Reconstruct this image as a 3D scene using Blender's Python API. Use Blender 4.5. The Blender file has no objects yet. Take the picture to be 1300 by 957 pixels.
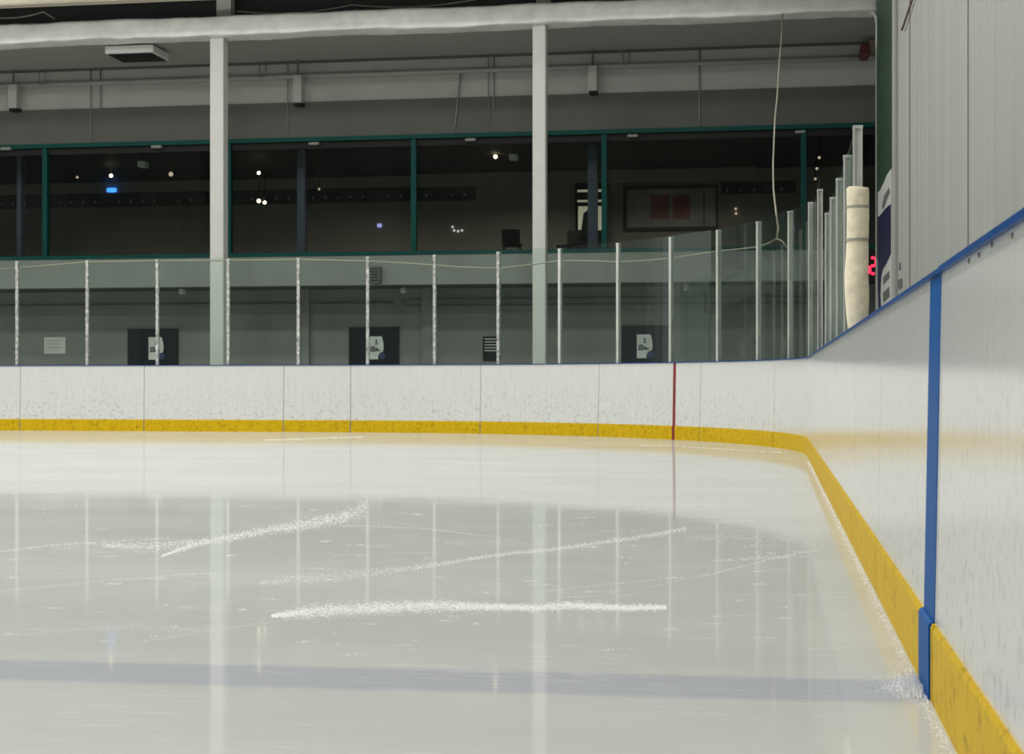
import bpy, bmesh, math, random
from mathutils import Vector, Matrix

random.seed(7)
sc = bpy.context.scene
COL = sc.collection

# ----------------------------------------------------------------- geometry of the place
# X = to the right (right boards at X ~ +0.45), Y = along the right boards into the rink, Z = up, ice at Z = 0
F, CX, HY = 2000.0, 650.0, 485.4          # focal length and horizon of the photograph, in pixels
TH = math.atan((977.5 - 650.0) / F)       # the lens looks this far to the left of the right boards
CAM_H = 0.9
H, HK = 1.208, 0.218                      # board height, kick plate height
D, R, T = 0.448, 7.93, 27.55              # right boards, corner radius, end boards
SN, CS = math.sin(TH), math.cos(TH)


def ray(px, py):
    x = (px - CX) / F
    return Vector((x * CS - SN, x * SN + CS, (HY - py) / F))


def at(px, py, y):                        # point seen at a pixel, on the plane Y = y
    r = ray(px, py)
    k = y / r.y
    return Vector((r.x * k, y, CAM_H + r.z * k))


def at_x(px, py, x):                      # point seen at a pixel, on the plane X = x
    r = ray(px, py)
    k = x / r.x
    return Vector((x, r.y * k, CAM_H + r.z * k))


def ground(px, py, z=0.0):
    r = ray(px, py)
    k = (z - CAM_H) / r.z
    return Vector((r.x * k, r.y * k, z))


# outline of the rink: s runs along the right boards (s = Y), round the corner, then left along the end
S_ARC0 = T - R
S_ARC1 = S_ARC0 + R * math.pi / 2


def outline(s, off=0.0):
    if s <= S_ARC0:
        return Vector((D + off, s, 0)), Vector((1, 0, 0))
    if s <= S_ARC1:
        a = (s - S_ARC0) / R
        n = Vector((math.cos(a), math.sin(a), 0))
        return Vector((D - R, T - R, 0)) + n * (R + off), n
    return Vector((D - R - (s - S_ARC1), T + off, 0)), Vector((0, 1, 0))


def s_at(px, off=0.0):                    # where a pixel column meets the outline
    def side(s):
        p, _ = outline(s, off)
        x = p.x * CS + p.y * SN
        z = -p.x * SN + p.y * CS
        return CX + F * x / z
    lo, hi = 3.0, 60.0
    # pixel column falls as s grows
    for _ in range(80):
        m = (lo + hi) / 2
        if side(m) > px:
            lo = m
        else:
            hi = m
    return (lo + hi) / 2


# ----------------------------------------------------------------- materials
def new_mat(name):
    m = bpy.data.materials.new(name)
    m.use_nodes = True
    nt = m.node_tree
    return m, nt, nt.nodes['Principled BSDF']


def lin(r, g, b):
    def f(c):
        c /= 255.0
        return c / 12.92 if c <= 0.04045 else ((c + 0.055) / 1.055) ** 2.4
    return (f(r), f(g), f(b), 1.0)


def paint(name, col, rough=0.5, var=0.08, scale=6.0, stretch=(1, 1, 1), bump=0.0, metal=0.0, bscale=None, spec=0.5):
    """a painted / plain surface with a little procedural unevenness"""
    m, nt, b = new_mat(name)
    N, L = nt.nodes, nt.links
    tc = N.new('ShaderNodeTexCoord')
    mp = N.new('ShaderNodeMapping')
    mp.inputs['Scale'].default_value = stretch
    L.new(tc.outputs['Object'], mp.inputs['Vector'])
    nz = N.new('ShaderNodeTexNoise')
    nz.inputs['Scale'].default_value = scale
    nz.inputs['Detail'].default_value = 6
    L.new(mp.outputs['Vector'], nz.inputs['Vector'])
    rp = N.new('ShaderNodeValToRGB')
    rp.color_ramp.elements[0].position = 0.3
    rp.color_ramp.elements[1].position = 0.7
    rp.color_ramp.elements[0].color = tuple(c * (1 - var) for c in col[:3]) + (1,)
    rp.color_ramp.elements[1].color = tuple(min(1, c * (1 + var)) for c in col[:3]) + (1,)
    L.new(nz.outputs['Fac'], rp.inputs['Fac'])
    L.new(rp.outputs['Color'], b.inputs['Base Color'])
    b.inputs['Roughness'].default_value = rough
    b.inputs['Metallic'].default_value = metal
    b.inputs['Specular IOR Level'].default_value = spec
    if bump:
        bp = N.new('ShaderNodeBump')
        bp.inputs['Strength'].default_value = bump
        bp.inputs['Distance'].default_value = 0.02
        if bscale:
            n2 = N.new('ShaderNodeTexNoise')
            n2.inputs['Scale'].default_value = bscale
            n2.inputs['Detail'].default_value = 5
            L.new(mp.outputs['Vector'], n2.inputs['Vector'])
            L.new(n2.outputs['Fac'], bp.inputs['Height'])
        else:
            L.new(nz.outputs['Fac'], bp.inputs['Height'])
        L.new(bp.outputs['Normal'], b.inputs['Normal'])
    return m


def emit(name, col, strength):
    m, nt, b = new_mat(name)
    b.inputs['Base Color'].default_value = col
    b.inputs['Emission Color'].default_value = col
    b.inputs['Emission Strength'].default_value = strength
    return m


def board_mat(name, base, scuff, rough, amount, spec=0.5):
    """scuffed plastic facing: fine puck marks and scratches over a plain colour, glossy"""
    m, nt, b = new_mat(name)
    N, L = nt.nodes, nt.links
    tc = N.new('ShaderNodeTexCoord')
    # blotchy small puck marks, denser low on the board
    n1 = N.new('ShaderNodeTexNoise')
    n1.inputs['Scale'].default_value = 19
    n1.inputs['Detail'].default_value = 8
    n1.inputs['Roughness'].default_value = 0.72
    L.new(tc.outputs['Object'], n1.inputs['Vector'])
    r1 = N.new('ShaderNodeValToRGB')
    r1.color_ramp.elements[0].position = 0.52
    r1.color_ramp.elements[1].position = 0.74
    L.new(n1.outputs['Fac'], r1.inputs['Fac'])
    # vertical scratches
    mp = N.new('ShaderNodeMapping')
    mp.inputs['Scale'].default_value = (55, 55, 2.0)
    L.new(tc.outputs['Object'], mp.inputs['Vector'])
    n2 = N.new('ShaderNodeTexNoise')
    n2.inputs['Scale'].default_value = 1.0
    n2.inputs['Detail'].default_value = 5
    L.new(mp.outputs['Vector'], n2.inputs['Vector'])
    r2 = N.new('ShaderNodeValToRGB')
    r2.color_ramp.elements[0].position = 0.45
    r2.color_ramp.elements[1].position = 0.85
    L.new(n2.outputs['Fac'], r2.inputs['Fac'])
    # height mask: marks thin out towards the top edge
    sx = N.new('ShaderNodeSeparateXYZ')
    L.new(tc.outputs['Object'], sx.inputs[0])
    mr = N.new('ShaderNodeMapRange')
    mr.inputs['From Min'].default_value = 0.25
    mr.inputs['From Max'].default_value = 1.15
    mr.inputs['To Min'].default_value = 1.0
    mr.inputs['To Max'].default_value = 0.15
    L.new(sx.outputs['Z'], mr.inputs['Value'])
    mul = N.new('ShaderNodeMath'); mul.operation = 'MULTIPLY'
    L.new(r1.outputs['Color'], mul.inputs[0]); L.new(mr.outputs['Result'], mul.inputs[1])
    m2 = N.new('ShaderNodeMath'); m2.operation = 'MULTIPLY'
    m2.inputs[1].default_value = 0.22
    L.new(r2.outputs['Color'], m2.inputs[0])
    ad = N.new('ShaderNodeMath'); ad.operation = 'ADD'; ad.use_clamp = True
    L.new(mul.outputs[0], ad.inputs[0]); L.new(m2.outputs[0], ad.inputs[1])
    am = N.new('ShaderNodeMath'); am.operation = 'MULTIPLY'; am.inputs[1].default_value = amount
    L.new(ad.outputs[0], am.inputs[0])
    mx = N.new('ShaderNodeMixRGB')
    mx.inputs['Color1'].default_value = base
    mx.inputs['Color2'].default_value = scuff
    L.new(am.outputs[0], mx.inputs['Fac'])
    L.new(mx.outputs['Color'], b.inputs['Base Color'])
    b.inputs['Roughness'].default_value = rough
    b.inputs['Specular IOR Level'].default_value = spec
    bp = N.new('ShaderNodeBump')
    bp.inputs['Strength'].default_value = 0.10
    bp.inputs['Distance'].default_value = 0.003
    L.new(n2.outputs['Fac'], bp.inputs['Height'])
    L.new(bp.outputs['Normal'], b.inputs['Normal'])
    return m


def glass_mat(name, tint, haze=0.03, refl=1.0):
    m = bpy.data.materials.new(name)
    m.use_nodes = True
    nt = m.node_tree
    N, L = nt.nodes, nt.links
    for n in list(N):
        N.remove(n)
    out = N.new('ShaderNodeOutputMaterial')
    tr = N.new('ShaderNodeBsdfTransparent'); tr.inputs[0].default_value = tint
    df = N.new('ShaderNodeBsdfDiffuse'); df.inputs[0].default_value = (0.55, 0.66, 0.6, 1)
    tc = N.new('ShaderNodeTexCoord')
    mp = N.new('ShaderNodeMapping'); mp.inputs['Scale'].default_value = (5, 5, 0.25)
    nz = N.new('ShaderNodeTexNoise'); nz.inputs['Scale'].default_value = 1.2; nz.inputs['Detail'].default_value = 4
    L.new(tc.outputs['Object'], mp.inputs[0]); L.new(mp.outputs[0], nz.inputs['Vector'])
    mr = N.new('ShaderNodeMapRange')
    mr.inputs['From Min'].default_value = 0.3; mr.inputs['From Max'].default_value = 0.75
    mr.inputs['To Min'].default_value = haze * 0.3; mr.inputs['To Max'].default_value = haze * 1.8
    L.new(nz.outputs['Fac'], mr.inputs['Value'])
    m1 = N.new('ShaderNodeMixShader')
    L.new(mr.outputs['Result'], m1.inputs[0]); L.new(tr.outputs[0], m1.inputs[1]); L.new(df.outputs[0], m1.inputs[2])
    gl = N.new('ShaderNodeBsdfGlossy'); gl.inputs['Roughness'].default_value = 0.02
    fr = N.new('ShaderNodeFresnel'); fr.inputs['IOR'].default_value = 1.3
    ml = N.new('ShaderNodeMath'); ml.operation = 'MULTIPLY'; ml.inputs[1].default_value = refl
    L.new(fr.outputs[0], ml.inputs[0])
    m2 = N.new('ShaderNodeMixShader')
    L.new(ml.outputs[0], m2.inputs[0]); L.new(m1.outputs[0], m2.inputs[1]); L.new(gl.outputs[0], m2.inputs[2])
    L.new(m2.outputs[0], out.inputs['Surface'])
    return m


def ice_mat():
    m = bpy.data.materials.new('ice')
    m.use_nodes = True
    nt = m.node_tree
    N, L = nt.nodes, nt.links
    for n in list(N):
        N.remove(n)
    out = N.new('ShaderNodeOutputMaterial')
    tc = N.new('ShaderNodeTexCoord')
    sx = N.new('ShaderNodeSeparateXYZ')
    L.new(tc.outputs['Object'], sx.inputs[0])

    def math_(op, a, b=None, clamp=False):
        n = N.new('ShaderNodeMath'); n.operation = op; n.use_clamp = clamp
        for i, v in enumerate((a, b)):
            if v is None:
                continue
            if isinstance(v, (int, float)):
                n.inputs[i].default_value = v
            else:
                L.new(v, n.inputs[i])
        return n.outputs[0]

    def noise(scale, stretch=(1, 1, 1), rot=0.0, detail=5, rough=0.6):
        mp = N.new('ShaderNodeMapping')
        mp.inputs['Scale'].default_value = stretch
        mp.inputs['Rotation'].default_value = (0, 0, rot)
        L.new(tc.outputs['Object'], mp.inputs[0])
        nz = N.new('ShaderNodeTexNoise')
        nz.inputs['Scale'].default_value = scale
        nz.inputs['Detail'].default_value = detail
        nz.inputs['Roughness'].default_value = rough
        L.new(mp.outputs[0], nz.inputs['Vector'])
        return nz.outputs['Fac']

    def ramp(v, lo, hi):
        mr = N.new('ShaderNodeMapRange')
        mr.inputs['From Min'].default_value = lo; mr.inputs['From Max'].default_value = hi
        L.new(v, mr.inputs['Value'])
        return mr.outputs['Result']

    def mix(fac, c1, c2):
        n = N.new('ShaderNodeMixRGB')
        for i, v in (('Fac', fac), ('Color1', c1), ('Color2', c2)):
            if isinstance(v, (tuple, float, int)):
                n.inputs[i].default_value = v
            else:
                L.new(v, n.inputs[i])
        return n.outputs['Color']

    cloud = ramp(noise(0.5, (1, 1.6, 1)), 0.3, 0.7)
    c = mix(cloud, (0.50, 0.52, 0.483, 1), (0.565, 0.582, 0.545, 1))
    # painted blue line under the ice, from the blue stripe on the boards; very frosted over
    yy = math_('ADD', sx.outputs['Y'], math_('MULTIPLY', sx.outputs['X'], -0.035))
    wob = math_('MULTIPLY', math_('SUBTRACT', noise(3.0), 0.5), 0.05)
    yy = math_('ADD', yy, wob)
    band = math_('MULTIPLY', ramp(yy, 4.50, 4.56), ramp(yy, 4.90, 4.84))
    c = mix(math_('MULTIPLY', band, 0.62), c, (0.375, 0.39, 0.45, 1))
    # painted red goal line
    gb = math_('MULTIPLY', ramp(sx.outputs['Y'], 24.60, 24.61), ramp(sx.outputs['Y'], 24.66, 24.65))
    c = mix(math_('MULTIPLY', gb, 0.5), c, (0.45, 0.05, 0.05, 1))
    # skate scratches in several directions
    sc1 = ramp(noise(1.0, (3, 70, 1), 0.10, 7, 0.65), 0.56, 0.76)
    sc2 = ramp(noise(1.0, (5, 110, 1), -0.35, 7, 0.65), 0.58, 0.78)
    sc3 = ramp(noise(1.0, (4, 90, 1), 0.8, 6, 0.6), 0.62, 0.80)
    patch = ramp(noise(0.7, (1, 2, 1)), 0.40, 0.62)
    scr = math_('MULTIPLY', math_('ADD', math_('ADD', sc1, sc2), math_('MULTIPLY', sc3, 0.7), True), patch, True)
    c = mix(math_('MULTIPLY', scr, 0.75), c, (0.9, 0.9, 0.88, 1))
    df = N.new('ShaderNodeBsdfDiffuse')
    L.new(c, df.inputs['Color'])
    # sheen of the wet ice
    gl = N.new('ShaderNodeBsdfGlossy')
    gl.inputs['Color'].default_value = (1, 1, 1, 1)
    gl.inputs['Roughness'].default_value = ICE_ROUGH
    bp = N.new('ShaderNodeBump')
    bp.inputs['Strength'].default_value = 0.25
    bp.inputs['Distance'].default_value = 0.004
    L.new(noise(1.3, (1, 1.2, 1), 0, 2), bp.inputs['Height'])
    L.new(bp.outputs['Normal'], gl.inputs['Normal'])
    fr = N.new('ShaderNodeFresnel'); fr.inputs['IOR'].default_value = 1.31
    fac = math_('MULTIPLY', fr.outputs[0], math_('SUBTRACT', ICE_GLOSS, math_('MULTIPLY', scr, 0.25)))
    ms = N.new('ShaderNodeMixShader')
    L.new(fac, ms.inputs[0]); L.new(df.outputs[0], ms.inputs[1]); L.new(gl.outputs[0], ms.inputs[2])
    L.new(ms.outputs[0], out.inputs['Surface'])
    return m


ICE_ROUGH, ICE_GLOSS = 0.055, 0.66

M = {}
M['ice'] = ice_mat()
M['board'] = board_mat('board_white', (0.66, 0.665, 0.64, 1), (0.16, 0.16, 0.15, 1), 0.15, 0.7, spec=0.42)
M['yellow'] = board_mat('kick_yellow', lin(203, 168, 22), lin(90, 68, 8), 0.5, 0.85, spec=0.08)
M['blue'] = board_mat('stripe_blue', lin(8, 82, 148), lin(30, 52, 105), 0.45, 0.5, spec=0.05)
M['red'] = paint('stripe_red', lin(128, 36, 32), 0.35, 0.1)
M['cap'] = paint('cap_blue', lin(8, 66, 128), 0.4, 0.12, 8, spec=0.07)
M['alu'] = paint('brushed_aluminium', (0.58, 0.585, 0.55, 1), 0.42, 0.15, 12, (1, 1, 0.3), metal=0.35)
M['alu_worn'] = paint('worn_aluminium', (0.44, 0.44, 0.42, 1), 0.5, 0.55, 16, metal=0.3)
M['glass'] = glass_mat('rink_glass', (0.895, 0.95, 0.92, 1), 0.006, 0.35)
M['window_glass'] = glass_mat('window_glass', (0.80, 0.83, 0.82, 1), 0.004, 0.35)
M['column'] = paint('white_column_paint', (0.53, 0.53, 0.495, 1), 0.5, 0.04, 3)
M['wrap'] = paint('insulation_wrap', (0.84, 0.83, 0.80, 1), 0.35, 0.10, 3, (1, 1, 1), bump=0.8, bscale=5)
M['beige'] = paint('beige_header', (0.55, 0.50, 0.40, 1), 0.6, 0.05, 2)
M['wall_light'] = paint('light_grey_wall', (0.36, 0.37, 0.338, 1), 0.75, 0.05, 2.5)
M['wall_dark'] = paint('darker_grey_wall', (0.085, 0.087, 0.076, 1), 0.75, 0.05, 2.0)
M['band'] = paint('slab_edge_paint', (0.205, 0.215, 0.197, 1), 0.7, 0.06, 2.0)
M['lower'] = paint('lower_wall_paint', (0.185, 0.192, 0.175, 1), 0.7, 0.10, 1.2)
M['soffit'] = paint('soffit_boards', (0.28, 0.285, 0.258, 1), 0.8, 0.08, 3, (0.2, 6, 1))
M['teal'] = paint('teal_frame', lin(0, 64, 59), 0.5, 0.08, spec=0.15)
M['door'] = paint('navy_door', lin(10, 16, 28), 0.5, 0.1, spec=0.2)
M['dark'] = paint('dark_void', (0.02, 0.02, 0.02, 1), 0.8, 0.1)
M['concrete'] = paint('concrete', (0.55, 0.55, 0.52, 1), 0.8, 0.1, 1.5)
M['roof'] = paint('roof_deck', (0.22, 0.21, 0.19, 1), 0.8, 0.1, 1.5)
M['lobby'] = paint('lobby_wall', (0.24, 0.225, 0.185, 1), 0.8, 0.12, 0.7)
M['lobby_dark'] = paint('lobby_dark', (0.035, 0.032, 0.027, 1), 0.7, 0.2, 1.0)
M['lobby_blue'] = paint('lobby_column', (0.07, 0.085, 0.12, 1), 0.6, 0.1, 1.0)
M['pale'] = paint('pale_box', (0.55, 0.56, 0.51, 1), 0.5, 0.05, 4)
M['greybox'] = paint('grey_box', (0.42, 0.425, 0.39, 1), 0.5, 0.05, 4)
M['thin'] = paint('grey_conduit', (0.20, 0.205, 0.185, 1), 0.6, 0.05, 4)
M['pipe'] = paint('grey_pipe', (0.30, 0.305, 0.28, 1), 0.5, 0.05, 4)
M['dpipe'] = paint('dark_pipe', (0.10, 0.10, 0.09, 1), 0.5, 0.05, 4)
M['paper'] = paint('paper', (0.66, 0.68, 0.64, 1), 0.7, 0.06, 6)
M['ink'] = paint('print_ink', (0.05, 0.06, 0.07, 1), 0.6, 0.1, 9)
M['inkblue'] = paint('print_blue', lin(40, 50, 92), 0.6, 0.1, 9)
M['black'] = paint('black_plastic', (0.012, 0.012, 0.011, 1), 0.6, 0.1, 6, spec=0.2)
M['rope'] = paint('cream_rope', (0.34, 0.315, 0.245, 1), 0.9, 0.1, 30)
M['foam'] = paint('beige_foam', (0.86, 0.78, 0.575, 1), 0.8, 0.14, 14, bump=0.35, bscale=16)
M['tape'] = paint('grey_tape', (0.36, 0.35, 0.29, 1), 0.5, 0.1, 9)
M['snow'] = paint('snow', (0.80, 0.805, 0.79, 1), 0.9, 0.03, 20)
M['green'] = paint('dark_green_paint', lin(44, 70, 50), 0.5, 0.06, 3)
M['navy'] = paint('banner_navy', lin(20, 22, 62), 0.5, 0.06, 3)
M['banner'] = paint('banner_white', (0.52, 0.53, 0.50, 1), 0.6, 0.05, 3)
M['smear'] = paint('banner_grey', (0.12, 0.13, 0.12, 1), 0.6, 0.2, 3)
M['redbox'] = paint('red_box', lin(84, 28, 22), 0.5, 0.1)
M['tan'] = paint('tan_box', lin(120, 112, 90), 0.6, 0.1)
M['rust'] = paint('rusty_rod', lin(98, 72, 66), 0.6, 0.2, 9)
M['bolt'] = paint('bolt_steel', (0.20, 0.20, 0.19, 1), 0.4, 0.1, 9, metal=0.5)
M['warm'] = emit('lamp_warm', (1.0, 0.80, 0.52, 1), 5)
M['dim'] = emit('lamp_dim', (1.0, 0.78, 0.55, 1), 0.55)
M['white_em'] = emit('lamp_white', (0.95, 0.95, 1.0, 1), 0.6)
M['blue_em'] = emit('lamp_blue', (0.05, 0.25, 1.0, 1), 2.2)
M['lilac_em'] = emit('lamp_lilac', (0.40, 0.40, 0.85, 1), 0.9)
M['strip_em'] = emit('doorway_glow', (0.80, 0.78, 0.55, 1), 0.30)  # light of the bright doorway, put into a glowing colour
M['red_em'] = emit('led_red', (1.0, 0.02, 0.06, 1), 2.2)


def siding_mat():
    """white sheeted wall with shallow upright ribs"""
    m, nt, b = new_mat('white_siding')
    N, L = nt.nodes, nt.links
    tc = N.new('ShaderNodeTexCoord')
    mp = N.new('ShaderNodeMapping'); mp.inputs['Scale'].default_value = (1, 5.0, 0.12)
    L.new(tc.outputs['Object'], mp.inputs[0])
    nz = N.new('ShaderNodeTexNoise'); nz.inputs['Scale'].default_value = 1.0; nz.inputs['Detail'].default_value = 7
    L.new(mp.outputs[0], nz.inputs['Vector'])
    rp = N.new('ShaderNodeValToRGB')
    rp.color_ramp.elements[0].position = 0.25; rp.color_ramp.elements[1].position = 0.75
    rp.color_ramp.elements[0].color = (0.33, 0.33, 0.307, 1); rp.color_ramp.elements[1].color = (0.41, 0.41, 0.385, 1)
    L.new(nz.outputs['Fac'], rp.inputs[0]); L.new(rp.outputs[0], b.inputs['Base Color'])
    b.inputs['Roughness'].default_value = 0.55
    return m


M['siding'] = siding_mat()
M['joint'] = paint('dark_joint', (0.07, 0.065, 0.05, 1), 0.7, 0.2, 3)


# ----------------------------------------------------------------- object helpers
def obj(name, bm, mat, parent=None, smooth=False, world=True):
    me = bpy.data.meshes.new(name)
    bmesh.ops.recalc_face_normals(bm, faces=bm.faces)
    bm.to_mesh(me); bm.free()
    for p in me.polygons:
        p.use_smooth = smooth
    o = bpy.data.objects.new(name, me)
    mats = mat if isinstance(mat, (list, tuple)) else [mat]
    for mm in mats:
        me.materials.append(M[mm] if isinstance(mm, str) else mm)
    COL.objects.link(o)
    if parent is not None:
        o.parent = parent
        if world:                              # shapes are given in world space
            o.matrix_parent_inverse = parent.matrix_basis.inverted()
    return o


def rebase(o, loc):
    """put a one-mesh thing's origin at its base"""
    loc = Vector(loc)
    o.data.transform(Matrix.Translation(-loc))
    o.location = loc
    return o


def thing(name, label, cat, loc, group=None):
    o = bpy.data.objects.new(name, None)
    o.empty_display_size = 0.1
    COL.objects.link(o)
    o.location = loc
    return tag(o, label, cat, group)


def tag(o, label, cat, group=None):
    o['label'] = label; o['category'] = cat
    if group:
        o['group'] = group
    return o


def struct(name, bm, mat, parent=None, smooth=False):
    o = obj(name, bm, mat, parent, smooth)
    if parent is None:
        o['kind'] = 'structure'
    return o


def B():
    return bmesh.new()


def box(bm, lo, hi, bevel=0.0):
    vs = [bm.verts.new((x, y, z)) for x in (lo[0], hi[0]) for y in (lo[1], hi[1]) for z in (lo[2], hi[2])]
    q = ((0, 1, 3, 2), (4, 6, 7, 5), (0, 4, 5, 1), (2, 3, 7, 6), (0, 2, 6, 4), (1, 5, 7, 3))
    fs = [bm.faces.new([vs[i] for i in f]) for f in q]
    if bevel:
        es = list({e for f in fs for e in f.edges})
        bmesh.ops.bevel(bm, geom=es, offset=bevel, segments=2, affect='EDGES')
    return bm


def tube(bm, pts, r, n=8, caps=True):
    pts = [Vector(p) for p in pts]
    rings = []
    up0 = None
    for i, p in enumerate(pts):
        d = (pts[min(i + 1, len(pts) - 1)] - pts[max(i - 1, 0)]).normalized()
        a = Vector((0, 0, 1)) if abs(d.z) < 0.9 else Vector((1, 0, 0))
        if up0 is not None:
            a = up0
        u = (a - d * a.dot(d)).normalized()
        up0 = u
        v = d.cross(u)
        rr = r[i] if isinstance(r, (list, tuple)) else r
        rings.append([bm.verts.new(p + (u * math.cos(k * 2 * math.pi / n) + v * math.sin(k * 2 * math.pi / n)) * rr) for k in range(n)])
    for a, b in zip(rings, rings[1:]):
        for k in range(n):
            bm.faces.new((a[k], a[(k + 1) % n], b[(k + 1) % n], b[k]))
    if caps:
        bm.faces.new(rings[0][::-1]); bm.faces.new(rings[-1])
    return bm


def ball(bm, c, r, sz=1.0):
    bmesh.ops.create_uvsphere(bm, u_segments=14, v_segments=8, radius=r,
                              matrix=Matrix.Translation(c) @ Matrix.Diagonal((1, 1, sz, 1)))
    return bm


def prism(bm, poly, axis, lo, hi):
    """closed polygon given in the two other axes, extruded along axis"""
    def mk(u, v, w):
        return {'x': (w, u, v), 'y': (u, w, v), 'z': (u, v, w)}[axis]
    a = [bm.verts.new(mk(u, v, lo)) for u, v in poly]
    b = [bm.verts.new(mk(u, v, hi)) for u, v in poly]
    bm.faces.new(a[::-1]); bm.faces.new(b)
    n = len(poly)
    for i in range(n):
        bm.faces.new((a[i], a[(i + 1) % n], b[(i + 1) % n], b[i]))
    return bm


def sweep(bm, s0, s1, prof, bev=None):
    """closed profile of (outward offset, z) pairs swept along the rink outline"""
    n = max(1, int(math.ceil((s1 - s0) / 0.25)))
    if s1 <= S_ARC0 or s0 >= S_ARC1:
        n = 1
    rings = []
    for i in range(n + 1):
        s = s0 + (s1 - s0) * i / n
        p, nn = outline(s)
        rings.append([bm.verts.new((p.x + nn.x * o, p.y + nn.y * o, z)) for o, z in prof])
    m = len(prof)
    for a, b in zip(rings, rings[1:]):
        for k in range(m):
            bm.faces.new((a[k], a[(k + 1) % m], b[(k + 1) % m], b[k]))
    bm.faces.new(rings[0][::-1]); bm.faces.new(rings[-1])
    return bm


# ----------------------------------------------------------------- the setting: floor, walls, roof
TC, TU, TL, TB = 30.5, 33.3, 34.8, 41.0       # columns, window wall, lower wall, far wall of the lounge
AW = 1.98                                     # white side wall behind the right boards
Z_SOF, Z_TONE, Z_HEAD, Z_SILL, Z_BAND = 7.93, 7.03, 6.26, 3.66, 3.02
XL, XR = -24.0, 9.0

bm = B()
ring = []
for i in range(60):
    s = -9 + (S_ARC1 + 26 + 9) * i / 59
    p, n = outline(s, 0.03)
    ring.append(bm.verts.new((p.x, p.y, 0)))
a = bm.verts.new((ring[-1].co.x, -9, 0))
bm.faces.new(ring + [a])
struct('floor', bm, 'ice')
bm = B(); box(bm, (XL - 8, -10, -0.3), (XR + 4, 46, -0.06)); struct('floor_concourse', bm, 'concrete')
bm = B(); box(bm, (XL - 8, -10, 9.3), (XR + 4, 31.6, 9.5)); struct('ceiling', bm, 'roof')
bm = B(); box(bm, (XL, TC + 0.12, Z_SOF), (XR, TU + 0.3, Z_SOF + 0.12)); struct('ceiling_soffit', bm, 'soffit')
bm = B(); box(bm, (XL, TC + 0.75, Z_SOF + 0.12), (XR, TC + 0.95, 9.3)); struct('wall_gap_shade', bm, 'dark')  # near-black sheet: shade of the open roof gap put into its colour

# window wall
bm = B(); box(bm, (XL, TU, Z_TONE), (XR, TU + 0.3, Z_SOF)); struct('wall_back_upper', bm, 'wall_light')
bm = B(); box(bm, (XL, TU - 0.03, Z_HEAD), (XR, TU + 0.3, Z_TONE)); struct('wall_back_middle', bm, 'wall_dark')  # darker strip of wall, slightly proud of the lighter one above
bm = B(); box(bm, (XL, TU - 0.02, Z_BAND), (XR, TU + 0.3, Z_SILL)); struct('wall_back_band', bm, 'band')
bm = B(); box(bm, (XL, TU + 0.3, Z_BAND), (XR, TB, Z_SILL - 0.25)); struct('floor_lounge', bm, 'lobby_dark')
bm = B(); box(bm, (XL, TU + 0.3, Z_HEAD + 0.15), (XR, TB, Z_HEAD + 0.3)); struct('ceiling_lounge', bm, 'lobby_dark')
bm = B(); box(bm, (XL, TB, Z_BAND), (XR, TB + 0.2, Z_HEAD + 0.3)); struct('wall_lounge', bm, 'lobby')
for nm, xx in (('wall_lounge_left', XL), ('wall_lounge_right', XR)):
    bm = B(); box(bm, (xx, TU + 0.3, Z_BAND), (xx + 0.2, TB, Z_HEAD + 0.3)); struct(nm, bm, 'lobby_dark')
bm = B(); box(bm, (XL, TL, -0.1), (XR, TL + 0.2, Z_BAND)); struct('wall_back_lower', bm, 'lower')
# mouldings
bm = B(); box(bm, (XL, TU - 0.06, Z_SOF - 0.05), (XR, TU, Z_SOF)); struct('trim_1', bm, 'wall_dark')

# windows: each bay is frame + pane
mull = [-178, 57, 290, 525, 767, 1020, 1262]
for i in range(len(mull) - 1):
    xa = at(mull[i], 250, TU).x; xb = at(mull[i + 1], 250, TU).x
    bm = B()
    fw = 0.055
    box(bm, (xa, TU - 0.05, Z_HEAD - 0.09), (xb, TU + 0.12, Z_HEAD))
    box(bm, (xa, TU - 0.04, Z_SILL), (xb, TU + 0.12, Z_SILL + 0.08))
    box(bm, (xa, TU - 0.02, Z_SILL + 0.08), (xa + fw, TU + 0.12, Z_HEAD - 0.09))
    box(bm, (xb - fw, TU - 0.02, Z_SILL + 0.08), (xb, TU + 0.12, Z_HEAD - 0.09))
    w = struct('window_%d' % (i + 1), bm, 'teal')
    bm = B()
    box(bm, (xa + fw, TU + 0.04, Z_HEAD - 0.24), (xb - fw, TU + 0.12, Z_HEAD - 0.09))
    obj('blind_box', bm, 'black', w)
    bm = B()
    box(bm, (xa + fw, TU + 0.07, Z_SILL + 0.08), (xb - fw, TU + 0.082, Z_HEAD - 0.24))
    obj('pane', bm, 'window_glass', w)

# white side wall on the right with upright sheets
seam = [at_x(px, 200, AW).y for px in (1155, 1229)]
edges = [-9.0, 1.0, 5.4, 9.0, seam[1], seam[0], 25.35]
bm = B()
for a, b in zip(edges, edges[1:]):
    a2, b2 = a + (0.09 if a == seam[0] else 0.05), b - (0.09 if b == seam[0] else 0.05)
    poly = [(a2, 0)]
    y = a2
    pts = []
    rib = 0.56
    nrib = max(1, int((b2 - a2) / rib))
    st = (b2 - a2) / nrib
    for k in range(nrib):
        y0 = a2 + k * st
        pts += [(y0, AW), (y0 + st * 0.78, AW), (y0 + st * 0.82, AW + 0.005), (y0 + st * 0.96, AW + 0.005)]
    pts.append((b2, AW))
    pts += [(b2, AW + 0.08), (a2, AW + 0.08)]
    prism(bm, [(x, y) for (y, x) in pts], 'z', -0.06, 9.3)
struct('wall_right', bm, 'siding')
bm = B(); box(bm, (AW + 0.08, -9, -0.06), (AW + 0.2, TC, 9.3)); struct('wall_right_backing', bm, 'dpipe')
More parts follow.
